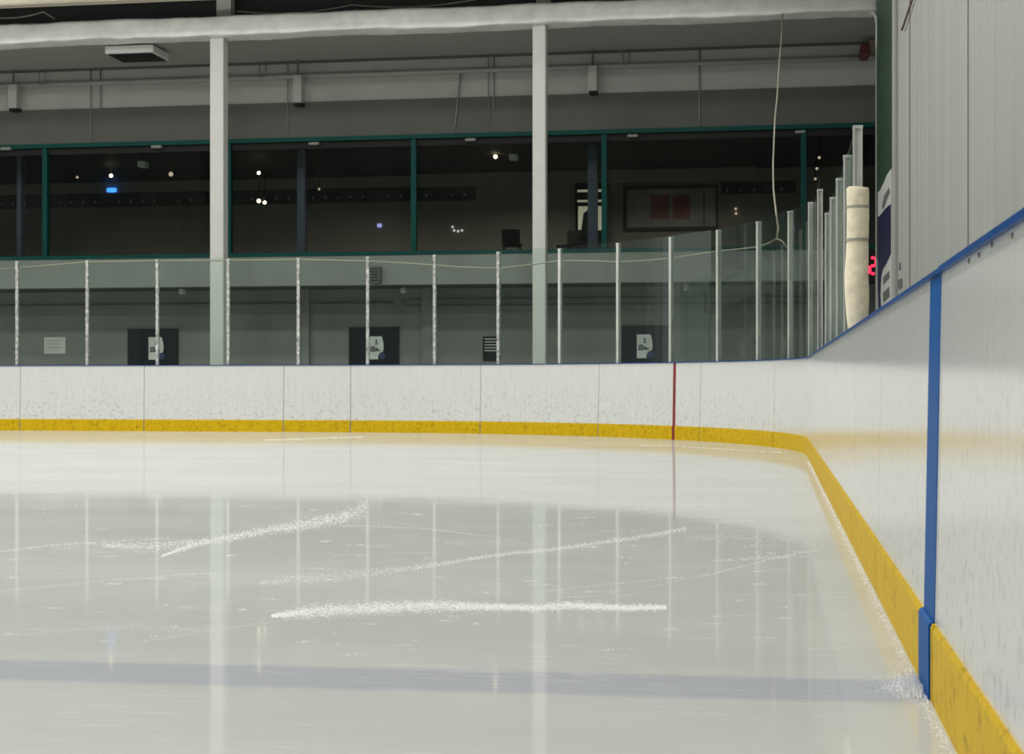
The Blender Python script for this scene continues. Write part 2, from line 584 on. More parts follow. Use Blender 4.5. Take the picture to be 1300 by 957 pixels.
for k, y in enumerate(edges[1:-1]):
    bm = B(); box(bm, (AW + 0.006, y - (0.089 if y == seam[0] else 0.049), 0.0), (AW + 0.08, y + (0.089 if y == seam[0] else 0.049), 9.3)); struct('trim_%d' % (k + 6), bm, 'joint')
bm = B(); box(bm, (AW - 0.004, 25.9, 3.2), (AW + 0.07, TC - 0.22, 9.3)); struct('wall_right_green', bm, 'green')
bm = B(); box(bm, (AW - 0.004, 25.9, -0.06), (AW + 0.07, TC - 0.22, 3.2)); struct('wall_right_lower', bm, 'siding')
bm = B(); box(bm, (AW - 0.05, 25.35, -0.06), (AW + 0.08, 25.9, 9.3), 0.015); struct('trim_2', bm, 'siding')
bm = B(); box(bm, (AW - 0.012, TC - 0.2, -0.06), (AW + 0.25, TC + 0.02, 9.3), 0.01); struct('trim_3', bm, 'siding')

# doors in the lower wall
for i, (x0, x1, yt) in enumerate(((163, 226.5, 417.5), (443.5, 507, 415.5), (789, 849, 413.5))):
    pa = at(x0, yt, TL); pb = at(x1, yt, TL)
    bm = B()
    box(bm, (pa.x, TL - 0.05, -0.06), (pa.x + 0.06, TL, pa.z))
    box(bm, (pb.x - 0.06, TL - 0.05, -0.06), (pb.x, TL, pa.z))
    box(bm, (pa.x + 0.06, TL - 0.05, pa.z - 0.07), (pb.x - 0.06, TL, pa.z))
    d = struct('door_%d' % (i + 1), bm, 'black')
    bm = B(); box(bm, (pa.x + 0.06, TL - 0.03, -0.05), (pb.x - 0.06, TL, pa.z - 0.07)); lf = obj('leaf', bm, 'door', d)
    bm = B(); tube(bm, [(pb.x - 0.16, TL - 0.03, 1.02), (pb.x - 0.16, TL - 0.09, 1.02), (pb.x - 0.28, TL - 0.09, 1.02)], 0.012); obj('handle', bm, 'alu', lf)

# ----------------------------------------------------------------- boards
LEAN = 0.031


def off_at(z):
    return 0.012 + (LEAN - 0.012) * (z - HK) / (H - HK)


PB = [(off_at(HK), 0.0), (off_at(HK), HK), (off_at(H), H), (0.135, H), (0.135, 0.0)]


def kick_prof(th=0.0, top=HK):
    return [(-th, 0.0), (-th, top - 0.012), (-th + 0.004, top - 0.003), (0.004, top), (off_at(HK), top), (off_at(HK), 0.0)]


def cap_prof(h, lip):
    return [(off_at(H) - lip, H), (off_at(H) - lip, H + h), (0.145, H + h), (0.145, H)]


GAP = 0.010
s_stripe0, s_stripe1 = 4.59, 4.89
s_goal = s_at(856, 0.02)
s_list = [-2.6, -0.1, 2.36, s_stripe0 - 0.05, 6.95, 8.95, 11.4, 13.85, 16.3] + \
         [s_at(px, 0.02) for px in (1030, 983, 889, 760, 610, 445, 360, 183)]
s_list += [s_list[-1] + 2.44, s_list[-1] + 4.88, s_list[-1] + 7.3]
board_labels = {
    2: 'white board at the right edge of the frame with a row of dark bolts',
    3: 'white board on the right carrying the wide upright blue stripe',
    4: 'white right-hand board beyond the blue stripe, up to the first upright joint past it',
    5: 'white right-hand board directly below the foam-padded post',
    6: 'white right-hand board just beyond the padded post, under the lower glass',
    7: 'white right-hand board midway between padded post and rink corner',
    8: 'white right-hand board last before the rink corner',
    9: 'curved white corner board where the right-hand side bends into the end',
    10: 'curved white corner board just right of the red goal stripe',
    11: 'curved white board carrying the thin upright red goal stripe',
    12: 'white end board below the right-hand white column',
    13: 'white end board below the middle navy door',
    14: 'narrow white end board left of the middle navy door',
    15: 'white end board below the left-hand white column',
    16: 'scuffed white end board below the pale wall notice, left of the leftmost joint',
    17: 'white end board cut by the left edge of the frame',
}
for i in range(len(s_list) - 1):
    a, b = s_list[i], s_list[i + 1]
    if i == 0 or i == len(s_list) - 2:
        pass
    p, n = outline((a + b) / 2)
    lab = board_labels.get(i)
    if lab is None:
        continue
    root = thing('dasher_board', lab, 'rink board', (p.x, p.y, 0), 'white dasher boards round the ice')
    s0, s1 = a + GAP / 2, b - GAP / 2
    bm = B(); sweep(bm, s0, s1, PB); obj('panel', bm, 'board', root)
    hcap = 0.017 if s1 < 4.6 else 0.013
    bm = B(); sweep(bm, a + 0.001, b - 0.001, cap_prof(hcap, 0.014)); obj('cap_rail', bm, 'cap', root)
    # kick plate(s)
    segs = [(s0, s1)]
    if a < s_stripe0 < b:
        segs = [(s0, s_stripe0 - 0.002), (s_stripe1 + 0.002, s1)]
    for k, (u, v) in enumerate(segs):
        bm = B(); sweep(bm, u + (0.006 if k == 0 else 0), v - (0.006 if k == len(segs) - 1 else 0), kick_prof()); obj('kick_plate', bm, 'yellow', root)
    if a < s_stripe0 < b:
        o = None
        bm = B(); sweep(bm, s_stripe0, s_stripe1, kick_prof(0.006, HK + 0.004)); o = obj('blue_kick_plate', bm, 'blue', root)
        o['label'] = 'blue kick plate piece under the blue stripe'
        e = 0.0022
        bm = B(); sweep(bm, s_stripe0, s_stripe1, [(off_at(HK) - e, HK), (off_at(H) - e, H - 0.002), (off_at(H), H - 0.002), (off_at(HK), HK)])
        o = obj('blue_stripe', bm, 'blue', root); o['label'] = 'wide blue line stripe'
    if a < s_goal < b:
        e = 0.003
        bm = B(); sweep(bm, s_goal - 0.034, s_goal + 0.034, [(off_at(HK) - e, HK), (off_at(H) - e, H - 0.002), (off_at(H), H - 0.002), (off_at(HK), HK)])
        o = obj('red_stripe', bm, 'red', root); o['label'] = 'thin red goal line stripe'
        bm = B(); sweep(bm, s_goal - 0.034, s_goal + 0.034, [(-e, 0.0), (-e, HK), (0.0, HK), (0.0, 0.0)])
        o = obj('red_kick_stripe', bm, 'red', root); o['label'] = 'red stripe across the yellow kick plate'
    # bolt heads below the cap of the two near boards
    if i == 2:
        for px, py in ((1285, 299), (1259, 311), (1243, 324), (1230, 331.5)):
            r_ = ray(px, py)
            k = (D + 0.029) / r_.x
            q = Vector((r_.x * k, r_.y * k, CAM_H + r_.z * k))
            if s0 < q.y < s1:
                bm = B()
                x_ = D + off_at(q.z)
                tube(bm, [(x_ + 0.002, q.y, q.z), (x_ - 0.004, q.y, q.z)], 0.006, 10)
                obj('bolt_head', bm, 'bolt', root)

# ----------------------------------------------------------------- glass posts and panes
OFFP = 0.085
ZT = 3.2                                      # tall end glass
ZS = 2.46                                     # lower side glass
end_px = [22, 111, 200, 290, 379, 467, 552, 633, 711, 785, 852, 912, 963, 1003, 1029, 1041]
end_lab = [
    'aluminium glass post at the far left of the end boards',
    'second aluminium glass post from the left, right of the pale wall notice',
    'third aluminium glass post from the left, in front of the leftmost navy door',
    'speckled aluminium glass post just right of the left white column',
    'fifth aluminium glass post from the left, midway between left column and middle door',
    'aluminium glass post in front of the middle navy door, beside the dark speaker',
    'seventh aluminium glass post from the left, first one right of the middle door',
    'aluminium glass post in front of the dark wall sign left of the right column',
    'aluminium glass post just right of the right white column',
    'aluminium glass post at the left side of the rightmost navy door',
    'aluminium glass post at the right side of the rightmost door, by the red stripe',
    'aluminium glass post on the corner, first one right of the red stripe',
    'aluminium glass post on the corner, second one right of the red stripe',
    'aluminium glass post on the corner, third one right of the red stripe',
    'slim aluminium glass post on the corner beside the tall end post of the high glass',
    'pale wide post ending the high glass at the corner',
]
end_top = [333, 332, 331, 330, 329, 327.5, 325, 321, 317, 310, 302.5, 293.5, 283, 270, 258.7, 243]
posts = []
for i, px in enumerate(end_px):
    s = s_at(px, OFFP)
    q, _ = outline(s, OFFP)
    r_ = ray(px, end_top[i])
    posts.append((s, CAM_H + r_.z * q.y / r_.y, end_lab[i]))
side_s = [14.98, 13.72, 12.45, 11.2, 9.92]
side_lab = [
    'low aluminium glass post on the right-hand boards, the farthest of five',
    'low aluminium glass post on the right-hand boards, second farthest of five',
    'low aluminium glass post on the right-hand boards, middle one of five',
    'low aluminium glass post on the right-hand boards, just left of the padded one',
    'tall-looking aluminium end post rising out of the beige foam pad',
]
for s, l in zip(side_s, side_lab):
    posts.append((s, ZS, l))


def frame_at(s, off=OFFP):
    p, n = outline(s, off)
    t = Vector((-n.y, n.x, 0))
    return p, n, t


ZC = H + 0.013


def bar(bm, p, n, t, hn, ht, z0, z1, bev=0.0):
    """upright bar: half size hn along the normal and ht along the boards"""
    vs = []
    for sn, st in ((-1, -1), (1, -1), (1, 1), (-1, 1)):
        q = p + n * (sn * hn) + t * (st * ht)
        vs.append(q)
    a = [bm.verts.new((q.x, q.y, z0)) for q in vs]
    b = [bm.verts.new((q.x, q.y, z1)) for q in vs]
    bm.faces.new(a[::-1]); bm.faces.new(b)
    for k in range(4):
        bm.faces.new((a[k], a[(k + 1) % 4], b[(k + 1) % 4], b[k]))


for i, (s, zt, lab) in enumerate(posts):
    p, n, t = frame_at(s)
    root = thing('glass_post', lab, 'post', (p.x, p.y, ZC), 'aluminium posts holding the rink glass')
    wide = 0.026 if i != 15 else 0.05
    m = 'alu_worn' if i < 8 else 'alu'
    bm = B()
    # H-section: inner flange, web, outer flange
    bar(bm, p - n * 0.022, n, t, 0.006, wide, ZC, zt)
    bar(bm, p, n, t, 0.018, 0.006, ZC, zt)
    bar(bm, p + n * 0.022, n, t, 0.006, wide, ZC, zt)
    obj('upright', bm, m, root)
    bm = B(); bar(bm, p, n, t, 0.03, wide + 0.004, zt, zt + 0.02); obj('end_cap', bm, 'alu', root)

pane_lab = [
    'rink glass shield between the first and second posts from the left',
    'rink glass shield over the left half of the leftmost navy door',
    'rink glass shield crossing the leftmost navy door and the left white column',
    'rink glass shield directly right of the left white column',
    'rink glass shield over the left edge of the middle navy door',
    'rink glass shield right of the post with the dark speaker, over the middle door',
    'rink glass shield in front of the plain wall right of the middle door',
    'rink glass shield crossing the right white column',
    'rink glass shield directly right of the right white column',
    'rink glass shield in front of the rightmost navy door',
    'rink glass shield at the corner, above and right of the red stripe',
    'rink glass shield at the corner, second to the right of the red stripe',
    'rink glass shield at the corner, third to the right of the red stripe',
    'rink glass shield at the corner, narrow one next to the last tall posts',
    'very narrow rink glass shield between the last two tall posts',
]
order = sorted(range(16), key=lambda k: -posts[k][0])


def pane(sa, sb, zt, lab):
    p, n, t = frame_at((sa + sb) / 2)
    n_ = 6 if sb > S_ARC0 and sa < S_ARC1 else 1
    bm = B()
    e = 0.012
    rings = []
    for k in range(n_ + 1):
        s = sa + e + (sb - sa - 2 * e) * k / n_
        ring = []
        for o, z in ((OFFP - 0.006, ZC), (OFFP + 0.006, ZC), (OFFP + 0.006, zt), (OFFP - 0.006, zt)):
            q, _ = outline(s, o)
            ring.append(bm.verts.new((q.x, q.y, z)))
        rings.append(ring)
    for a, b in zip(rings, rings[1:]):
        for k in range(4):
            bm.faces.new((a[k], a[(k + 1) % 4], b[(k + 1) % 4], b[k]))
    bm.faces.new(rings[0][::-1]); bm.faces.new(rings[-1])
    o = obj('glass_shield', bm, 'glass')
    rebase(o, (p.x, p.y, ZC))
    tag(o, lab, 'rink glass', 'rink glass shields')


for i in range(15):
    sb, sa = posts[i][0], posts[i + 1][0]
    pane(sa, sb, (posts[i][1] + posts[i + 1][1]) / 2 + 0.04, pane_lab[i])
s_left = posts[0][0]
pane(s_left, s_left + 1.2, ZT + 0.04, 'rink glass shield cut by the left edge of the frame')
side_pane_lab = ['low rink glass shield on the right-hand boards next to the wide corner post',
                 'low rink glass shield on the right-hand boards, between farthest and second farthest low posts',
                 'low rink glass shield on the right-hand boards, just beyond the middle low post',
                 'low rink glass shield on the right-hand boards, just nearer than the middle low post',
                 'low rink glass shield ending at the beige padded post']
ss = [posts[15][0]] + side_s
for i in range(5):
    if i == 0:
        pane(ss[1], ss[1] + 1.22, ZS + 0.02, side_pane_lab[0])
    else:
        pane(ss[i + 1], ss[i], ZS + 0.02, side_pane_lab[i])

# foam pad wrapped round the end post
p, n, t = frame_at(9.92)
root = thing('post_pad', 'beige foam pad taped round the end glass post on the right boards', 'padding', (p.x, p.y, ZC))
bm = B()
z0, z1 = ZC, 2.10
prof = [(0.0, 0.062), (0.03, 0.065), (0.12, 0.071), (0.2, 0.075), (0.28, 0.077), (0.40, 0.0755), (0.52, 0.072), (0.60, 0.070), (0.62, 0.068), (0.64, 0.070),
        (0.80, 0.071), (0.845, 0.071), (0.86, 0.069), (0.88, 0.071), (0.97, 0.072), (0.995, 0.070), (1.0, 0.064)]
rings = []
for f_, r_ in prof:
    ring = []
    for k in range(24):
        an = k * 2 * math.pi / 24
        dx = 0.002 * math.sin(f_ * 9) - (0.005 if 0.1 < f_ < 0.5 else 0)
        rr = 0.95 * r_ * (1 + 0.015 * math.sin(3 * an + f_ * 11))
        ring.append(bm.verts.new((p.x + dx + rr * math.cos(an), p.y + rr * math.sin(an), z0 + (z1 - z0) * f_ + (0.004 * math.sin(2 * an) if f_ == 1.0 else 0))))
    rings.append(ring)
for a, b in zip(rings, rings[1:]):
    for k in range(24):
        bm.faces.new((a[k], a[(k + 1) % 24], b[(k + 1) % 24], b[k]))
bm.faces.new(rings[0][::-1]); bm.faces.new(rings[-1])
obj('foam_sleeve', bm, 'foam', root, smooth=True)
for f_ in (0.632, 0.862):
    zc = z0 + (z1 - z0) * f_
    bm = B()
    for k in range(1):
        rr = 0.0695
        ra = [bm.verts.new((p.x + 0.002 * math.sin(f_ * 9) + rr * math.cos(q * 2 * math.pi / 24), p.y + rr * math.sin(q * 2 * math.pi / 24), zc - 0.008)) for q in range(24)]
        rb = [bm.verts.new((v.co.x, v.co.y, zc + 0.008)) for v in ra]
        for q in range(24):
            bm.faces.new((ra[q], ra[(q + 1) % 24], rb[(q + 1) % 24], rb[q]))
    obj('tape_band', bm, 'tape', root, smooth=True)

# ----------------------------------------------------------------- columns, beam and roof pieces
for (x0, x1, lab) in ((266.5, 283.5, 'left white square steel column behind the rink glass'),
                      (676, 692.5, 'right white square steel column behind the rink glass')):
    a = at(x0, 300, TC).x; b = at(x1, 300, TC).x
    root = thing('steel_column', lab, 'column', ((a + b) / 2, TC + 0.14, -0.06), 'white square columns')
    bm = B(); box(bm, (a, TC, -0.04), (b, TC + 0.28, Z_SOF), 0.012); obj('shaft', bm, 'column', root)
    bm = B(); box(bm, (a - 0.08, TC - 0.08, -0.06), (b + 0.08, TC + 0.36, -0.035)); obj('base_plate', bm, 'column', root)
    bm = B(); box(bm, (a + 0.03, TC + 0.3, Z_SOF + 0.2), (b + 0.05, TC + 0.55, 9.3)); obj('roof_stub', bm, 'column', root)

# insulated beam: wrapped, lumpy
bm = B()
nx, prof = 260, []
x0, x1 = XL, AW + 0.0
rings = []
K = 18
for i in range(nx + 1):
    x = x0 + (x1 - x0) * i / nx
    ring = []
    for k in range(K):
        an = 2 * math.pi * k / K
        cy, cz = math.cos(an), math.sin(an)
        e = 0.22
        sy = math.copysign(abs(cy) ** e, cy); sz = math.copysign(abs(cz) ** e, cz)
        lump = 0.006 * math.sin(x * 2.1 + an * 2) + 0.005 * math.sin(x * 5.3 + an * 3 + 1) + random.uniform(-0.004, 0.004)
        sag = 0.012 * math.sin(x * 1.3) * (1 if cz < 0 else 0.4)
        ring.append(bm.verts.new((x, TC + 0.15 + sy * (0.30 + lump), 8.095 + sz * (0.20 + lump) + sag)))
    rings.append(ring)
for a, b in zip(rings, rings[1:]):
    for k in range(K):
        bm.faces.new((a[k], a[(k + 1) % K], b[(k + 1) % K], b[k]))
bm.faces.new(rings[0][::-1]); bm.faces.new(rings[-1])
o = obj('roof_beam', bm, 'wrap', smooth=True)
rebase(o, (-8, TC + 0.15, 7.9))
tag(o, 'long white beam wrapped in crinkled insulation across the top of the columns', 'beam')
bm = B(); box(bm, (XL, 29.2, 8.385), (AW, 29.5, 8.75), 0.02)
o = obj('header_beam', bm, 'beige'); rebase(o, (-8, 29.35, 8.385))
tag(o, 'beige header beam cut by the top edge, in front of the wrapped beam', 'beam')


def catenary(p0, p1, sag, n=14):
    p0, p1 = Vector(p0), Vector(p1)
    out = []
    for i in range(n + 1):
        u = i / n
        q = p0.lerp(p1, u)
        q.z -= sag * 4 * u * (1 - u)
        out.append(q)
    return out


def rope(name, pts, r, mat, lab, cat, group=None):
    bm = B(); tube(bm, pts, r, 6)
    o = obj(name, bm, mat, smooth=True)
    rebase(o, pts[0])
    tag(o, lab, cat, group)
    return o


ty = TC + 0.05
rope('cable', catenary(at(300, 14, ty) + Vector((0, 0, 0)), at(447, 6, ty), 0.10), 0.013, 'pipe',
     'sagging grey cable above the wrapped beam, left of the middle', 'cable', 'cables above the beam')
rope('cable', catenary(at(447, 6, ty), at(610, -2, ty), 0.10), 0.013, 'pipe',
     'sagging grey cable above the wrapped beam, towards the right column', 'cable', 'cables above the beam')
rope('cable', catenary(at(-10, 22, ty), at(55, 15, ty), 0.06) + catenary(at(55, 15, ty), at(70, 24, ty), 0.0, 3)[1:], 0.016, 'pipe',
     'tangled grey cable end above the wrapped beam at the far left', 'cable', 'cables above the beam')

# light box hanging behind the beam
YF = 30.98
pa = at(133, 54, YF); pb = at(194, 66, YF); pa.z = min(pa.z, Z_SOF - 0.03)
root = thing('light_fixture', 'white boxy light fixture hanging under the soffit at the upper left', 'light fixture', ((pa.x + pb.x) / 2, YF + 0.45, pb.z))
bm = B(); box(bm, (pa.x, YF, pb.z), (pb.x, YF + 0.9, pa.z), 0.015); obj('housing', bm, 'paper', root)
bm = B(); box(bm, (pa.x + 0.05, YF + 0.05, pb.z - 0.02), (pb.x - 0.05, YF + 0.85, pb.z)); obj('dark_lens', bm, 'black', root)
for xx in (pa.x + 0.15, pb.x - 0.15):
    bm = B(); tube(bm, [(xx, YF + 0.45, pa.z - 0.002), (xx, YF + 0.45, Z_SOF)], 0.02)
    obj('bracket', bm, 'pipe', root)

# pipe along the upper wall
zp = at(650, 88, TU - 0.08).z
bm = B(); tube(bm, [(XL, TU - 0.08, zp), (XR, TU - 0.08, zp)], 0.05, 12)
o = obj('wall_pipe', bm, 'pipe', smooth=True); rebase(o, (-8, TU - 0.08, zp - 0.05))
tag(o, 'long grey pipe running along the top of the window wall', 'pipe')

# pale hanging boxes on the wall
for px, y0, y1, lab in ((15.5, 107, 138, 'small pale box on the upper wall at the far left edge'),
                        (377, 95, 131, 'small pale box on the upper wall between the two columns'),
                        (752, 83, 116, 'small pale box on the upper wall right of the right column')):
    a = at(px - 5.5, y0, TU - 0.25); b = at(px + 5.5, y1, TU - 0.25)
    root = thing('wall_box', lab, 'box', ((a.x + b.x) / 2, TU - 0.1, b.z), 'pale boxes on the upper wall')
    bm = B(); box(bm, (a.x, TU - 0.25, b.z + 0.02), (b.x, TU, a.z), 0.01); obj('housing', bm, 'greybox', root)
    bm = B(); box(bm, (a.x + 0.02, TU - 0.24, b.z - 0.04), (b.x + 0.01, TU - 0.02, b.z + 0.02)); obj('lens', bm, 'black', root)
    xm = (a.x + b.x) / 2
    bm = B(); tube(bm, [(xm, TU - 0.19, a.z), (xm, TU - 0.19, Z_SOF)], 0.022); obj('drop_rod', bm, 'dpipe', root)

# wire brackets and thin conduits
for px, y0, y1, lab in ((53, 84, 108, 'dark wire hanger holding the wall pipe at the far left'),
                        (333, 76, 99, 'dark wire hanger holding the wall pipe right of the left column'),
                        (795, 57, 83, 'dark wire hanger holding the wall pipe right of the right column')):
    a = at(px - 4, y0, TU - 0.16); b = at(px + 4, y1, TU - 0.16)
    bm = B()
    z1 = Z_SOF
    tube(bm, [(a.x, TU - 0.14, z1), (a.x, TU - 0.14, b.z + 0.05), ((a.x + b.x) / 2, TU - 0.15, b.z), (b.x, TU - 0.14, b.z + 0.05), (b.x, TU - 0.14, z1)], 0.012, 6)
    o = obj('pipe_hanger', bm, 'thin', smooth=True); rebase(o, (a.x, TU - 0.14, b.z))
    tag(o, lab, 'hanger', 'wire hangers on the wall pipe')
for px, y0, y1, r_, lab in ((115, 70, 182, 0.012, 'thin conduit down the upper wall left of the left column'),
                            (127.5, 80, 140, 0.016, 'short thin conduit beside the long one left of the left column'),
                            (365, 66, 172, 0.010, 'thin conduit down the upper wall beside the middle pale box'),
                            (620, 56, 168, 0.010, 'thin conduit down the upper wall left of the right column'),
                            (627, 64, 140, 0.014, 'short thin conduit beside the long one left of the right column'),
                            (888, 48, 160, 0.016, 'thin conduit down the upper wall left of the hanging net rope')):
    a = at(px, y0, TU - 0.05); b = at(px, y1, TU - 0.05)
    rope('conduit', [(a.x, TU - 0.045, Z_SOF - 0.05), (a.x, TU - 0.045, max(b.z, Z_HEAD + 0.01))], r_, 'thin', lab, 'conduit', 'thin conduits on the upper wall')
pts = [at(585, 90, TU - 0.07), at(583, 110, TU - 0.05), at(580, 140, TU - 0.05), at(577, 165, TU - 0.06)]
rope('loose_cable', pts, 0.018, 'thin', 'dark loose cable hanging from the wall pipe to the window head', 'cable')

# small grey dashes built as thin boxes along the window head
for px, py, lab in ((7, 188.5, 'leftmost of the small pale dashes along the window head'),
                    (198, 186, 'small pale dash on the window head left of the left column'),
                    (398, 182, 'small pale dash on the window head right of the left column'),
                    (597, 177, 'small pale dash on the window head left of the right column'),
                    (803, 172, 'small pale dash on the window head right of the right column'),
                    (1016, 167, 'rightmost of the small pale dashes along the window head')):
    a = at(px - 6.5, py - 1.5, TU - 0.07); b = at(px + 6.5, py + 1.5, TU - 0.07)
    bm = B(); box(bm, (a.x, TU - 0.07, b.z), (b.x, TU + 0.035, a.z), 0.006)
    o = obj('head_dash', bm, 'thin'); rebase(o, ((a.x + b.x) / 2, TU - 0.02, b.z))
    tag(o, lab, 'plate', 'pale dashes along the window head')

# boxes, pipes and signs on band and lower wall
a = at(469, 338, TU - 0.2); b = at(482, 359, TU - 0.2)
root = thing('wall_speaker', 'dark wall speaker on the pale band beside a glass post', 'speaker', ((a.x + b.x) / 2, TU - 0.1, b.z))
bm = B(); box(bm, (a.x, TU - 0.2, b.z), (b.x, TU - 0.02, a.z), 0.012); obj('cabinet', bm, 'dpipe', root)
bm = B()
for k in range(5):
    z = b.z + (a.z - b.z) * (0.12 + 0.17 * k)
    box(bm, (a.x + 0.025, TU - 0.212, z), (b.x - 0.025, TU - 0.2, z + 0.025))
obj('grille', bm, 'black', root)
for px, py, lab in ((232, 370, 'small pale boxy fitting above the leftmost navy door'),
                    (513, 368.5, 'small pale boxy fitting above and right of the middle door'),
                    (871, 365.5, 'small pale boxy fitting above and right of the rightmost door')):
    c = at(px, py, 34.2)
    root = thing('ceiling_fitting', lab, 'fitting', (c.x, 34.2, c.z), 'small fittings under the overhang')
    bm = B(); box(bm, (c.x - 0.05, 34.08, c.z - 0.06), (c.x + 0.05, 34.3, c.z + 0.05), 0.01); obj('body', bm, 'paper', root)
    bm = B(); tube(bm, [(c.x, 34.2, c.z + 0.04), (c.x, 34.2, Z_BAND)], 0.018); obj('stem', bm, 'paper', root)
    bm = B(); tube(bm, [(c.x, 34.08, c.z), (c.x, 34.07, c.z)], 0.014); obj('lens', bm, 'black', root)

zl = at(250, 386, TL - 0.06).z
rope('lower_pipe', [(XL + 1, TL - 0.06, zl), at(499, 384, TL - 0.06), ], 0.022, 'dpipe', 'thin dark pipe along the lower wall from the left edge to the middle door', 'pipe')
za = at(520, 380, TL - 0.06)
zb = at(520, 388, TL - 0.06)
xr_ = at(1100, 384, TL - 0.06).x
rope('lower_pipe', [(xr_, TL - 0.06, za.z), (za.x, TL - 0.06, za.z), (za.x - 0.22, TL - 0.06, (za.z + zb.z) / 2), (zb.x, TL - 0.06, zb.z), (xr_, TL - 0.06, zb.z)], 0.018, 'dpipe',
     'thin looped dark pipe along the lower wall right of the middle door', 'pipe')
# dark wall piers (faint uprights) on lower wall
a = at(535, 365, TL - 0.12); b = at(549, 460, TL - 0.12)
bm = B(); box(bm, (a.x, TL - 0.12, -0.06), (b.x, TL, Z_BAND)); struct('trim_4', bm, 'lower')
a = at(383, 365, TL - 0.12); b = at(392, 460, TL - 0.12)
bm = B(); box(bm, (a.x, TL - 0.12, -0.06), (b.x, TL, Z_BAND)); struct('trim_5', bm, 'lower')

a = at(56, 428, TL - 0.02); b = at(83, 449, TL - 0.02)
root = thing('wall_notice', 'pale rectangular notice on the lower wall left of the leftmost door', 'notice', ((a.x + b.x) / 2, TL, b.z))
bm = B(); box(bm, (a.x, TL - 0.02, b.z), (b.x, TL, a.z)); obj('sheet', bm, 'pale', root)
bm = B()
for k in range(3):
    z = a.z - 0.09 - 0.08 * k
    box(bm, (a.x + 0.06, TL - 0.024, z), (b.x - 0.07 - 0.05 * (k % 2), TL - 0.02, z + 0.018))
obj('text_lines', bm, 'tape', root)

a = at(613, 427, TL - 0.03); b = at(635, 458, TL - 0.03)
root = thing('wall_sign', 'black wall sign with pale lines left of the right white column', 'sign', ((a.x + b.x) / 2, TL, b.z))
bm = B(); box(bm, (a.x, TL - 0.03, b.z), (b.x, TL, a.z)); obj('board', bm, 'black', root)
bm = B()
for k in range(5):
    z = a.z - 0.07 - 0.065 * k
    box(bm, (a.x + 0.04, TL - 0.035, z), (b.x - 0.05 - 0.04 * (k % 2), TL - 0.03, z + 0.022))
obj('text_lines', bm, 'pale', root)

for (x0, x1, y0, y1, lab) in ((188.5, 207.5, 428, 456.5, 'pale printed poster on the leftmost navy door'),
                              (468.5, 487, 427, 456, 'pale printed poster on the middle navy door'),
                              (808.5, 828.5, 424.5, 454.5, 'pale printed poster on the rightmost navy door')):
    a = at(x0, y0, TL - 0.05); b = at(x1, y1, TL - 0.05)
    w, h = b.x - a.x, a.z - b.z
    root = thing('door_poster', lab, 'poster', ((a.x + b.x) / 2, TL - 0.04, b.z), 'posters on the navy doors')

    def P(u, v):
        return (a.x + u * w, b.z + v * h)
    arc = [P(0.78 - 0.2 * math.sin(q), 0.36 - 0.36 * (1 - math.cos(q)) * 1.0) for q in (0, 0.4, 0.8, 1.2)]
    poly = [P(0, 0), P(0.62, 0), P(0.60, 0.10), P(0.66, 0.22), P(0.78, 0.30), P(0.95, 0.33), P(1.0, 0.5), P(0.97, 0.75), P(0.87, 1.0), P(0, 1.0)]
    bm = B(); prism(bm, poly, 'y', TL - 0.045, TL - 0.031); obj('sheet', bm, 'paper', root)
    bm = B()
    for (u0, v0, u1, v1) in ((0.08, 0.34, 0.45, 0.41), (0.10, 0.43, 0.62, 0.49), (0.10, 0.51, 0.42, 0.57), (0.45, 0.36, 0.75, 0.42),
                             (0.42, 0.70, 0.58, 0.75), (0.44, 0.77, 0.56, 0.85), (0.40, 0.64, 0.60, 0.68)):
        q0, q1 = P(u0, v0), P(u1, v1)
        box(bm, (q0[0], TL - 0.05, q0[1]), (q1[0], TL - 0.045, q1[1]))
    obj('printing', bm, 'ink', root)
    bm = B()
    c = P(0.88, 0.15)
    tube(bm, [(c[0], TL - 0.046, c[1]), (c[0], TL - 0.031, c[1])], 0.075, 18)
    obj('round_badge', bm, 'inkblue', root)

# red clock digit on the band, seen past the padded post
c0 = at(1104, 322, TU - 0.14); c1 = at(1119, 352, TU - 0.14)
root = thing('scoreboard', 'dark scoreboard with a glowing red digit behind the padded post', 'scoreboard', ((c0.x + c1.x) / 2, TU - 0.1, c1.z - 0.05))
bm = B(); box(bm, (c0.x - 0.35, TU - 0.12, c1.z - 0.1), (c1.x + 0.75, TU - 0.025, c0.z + 0.1), 0.01); obj('case', bm, 'black', root)


def digit(x0, w, z0, z1, on):
    t_ = 0.055
    zm = (z0 + z1) / 2
    seg = {'A': (x0 + t_, z1 - t_, x0 + w - t_, z1), 'G': (x0 + t_, zm - t_ / 2, x0 + w - t_, zm + t_ / 2), 'D': (x0 + t_, z0, x0 + w - t_, z0 + t_),
           'F': (x0, zm, x0 + t_, z1 - t_ / 2), 'B': (x0 + w - t_, zm, x0 + w, z1 - t_ / 2),
           'E': (x0, z0 + t_ / 2, x0 + t_, zm), 'C': (x0 + w - t_, z0 + t_ / 2, x0 + w, zm)}
    for k in on:
        u0, v0, u1, v1 = seg[k]
        bm = B(); box(bm, (u0, TU - 0.135, v0), (u1, TU - 0.12, v1), 0.008); obj('led_segment', bm, 'red_em', root)


q0 = at(1102.5, 349, TU - 0.13); q1 = at(1114, 325.5, TU - 0.13)
digit(q0.x, q1.x - q0.x, q0.z, q1.z, 'ABGED')
digit(q1.x + 0.1, q1.x - q0.x, q0.z, q1.z, 'ABCDEF')

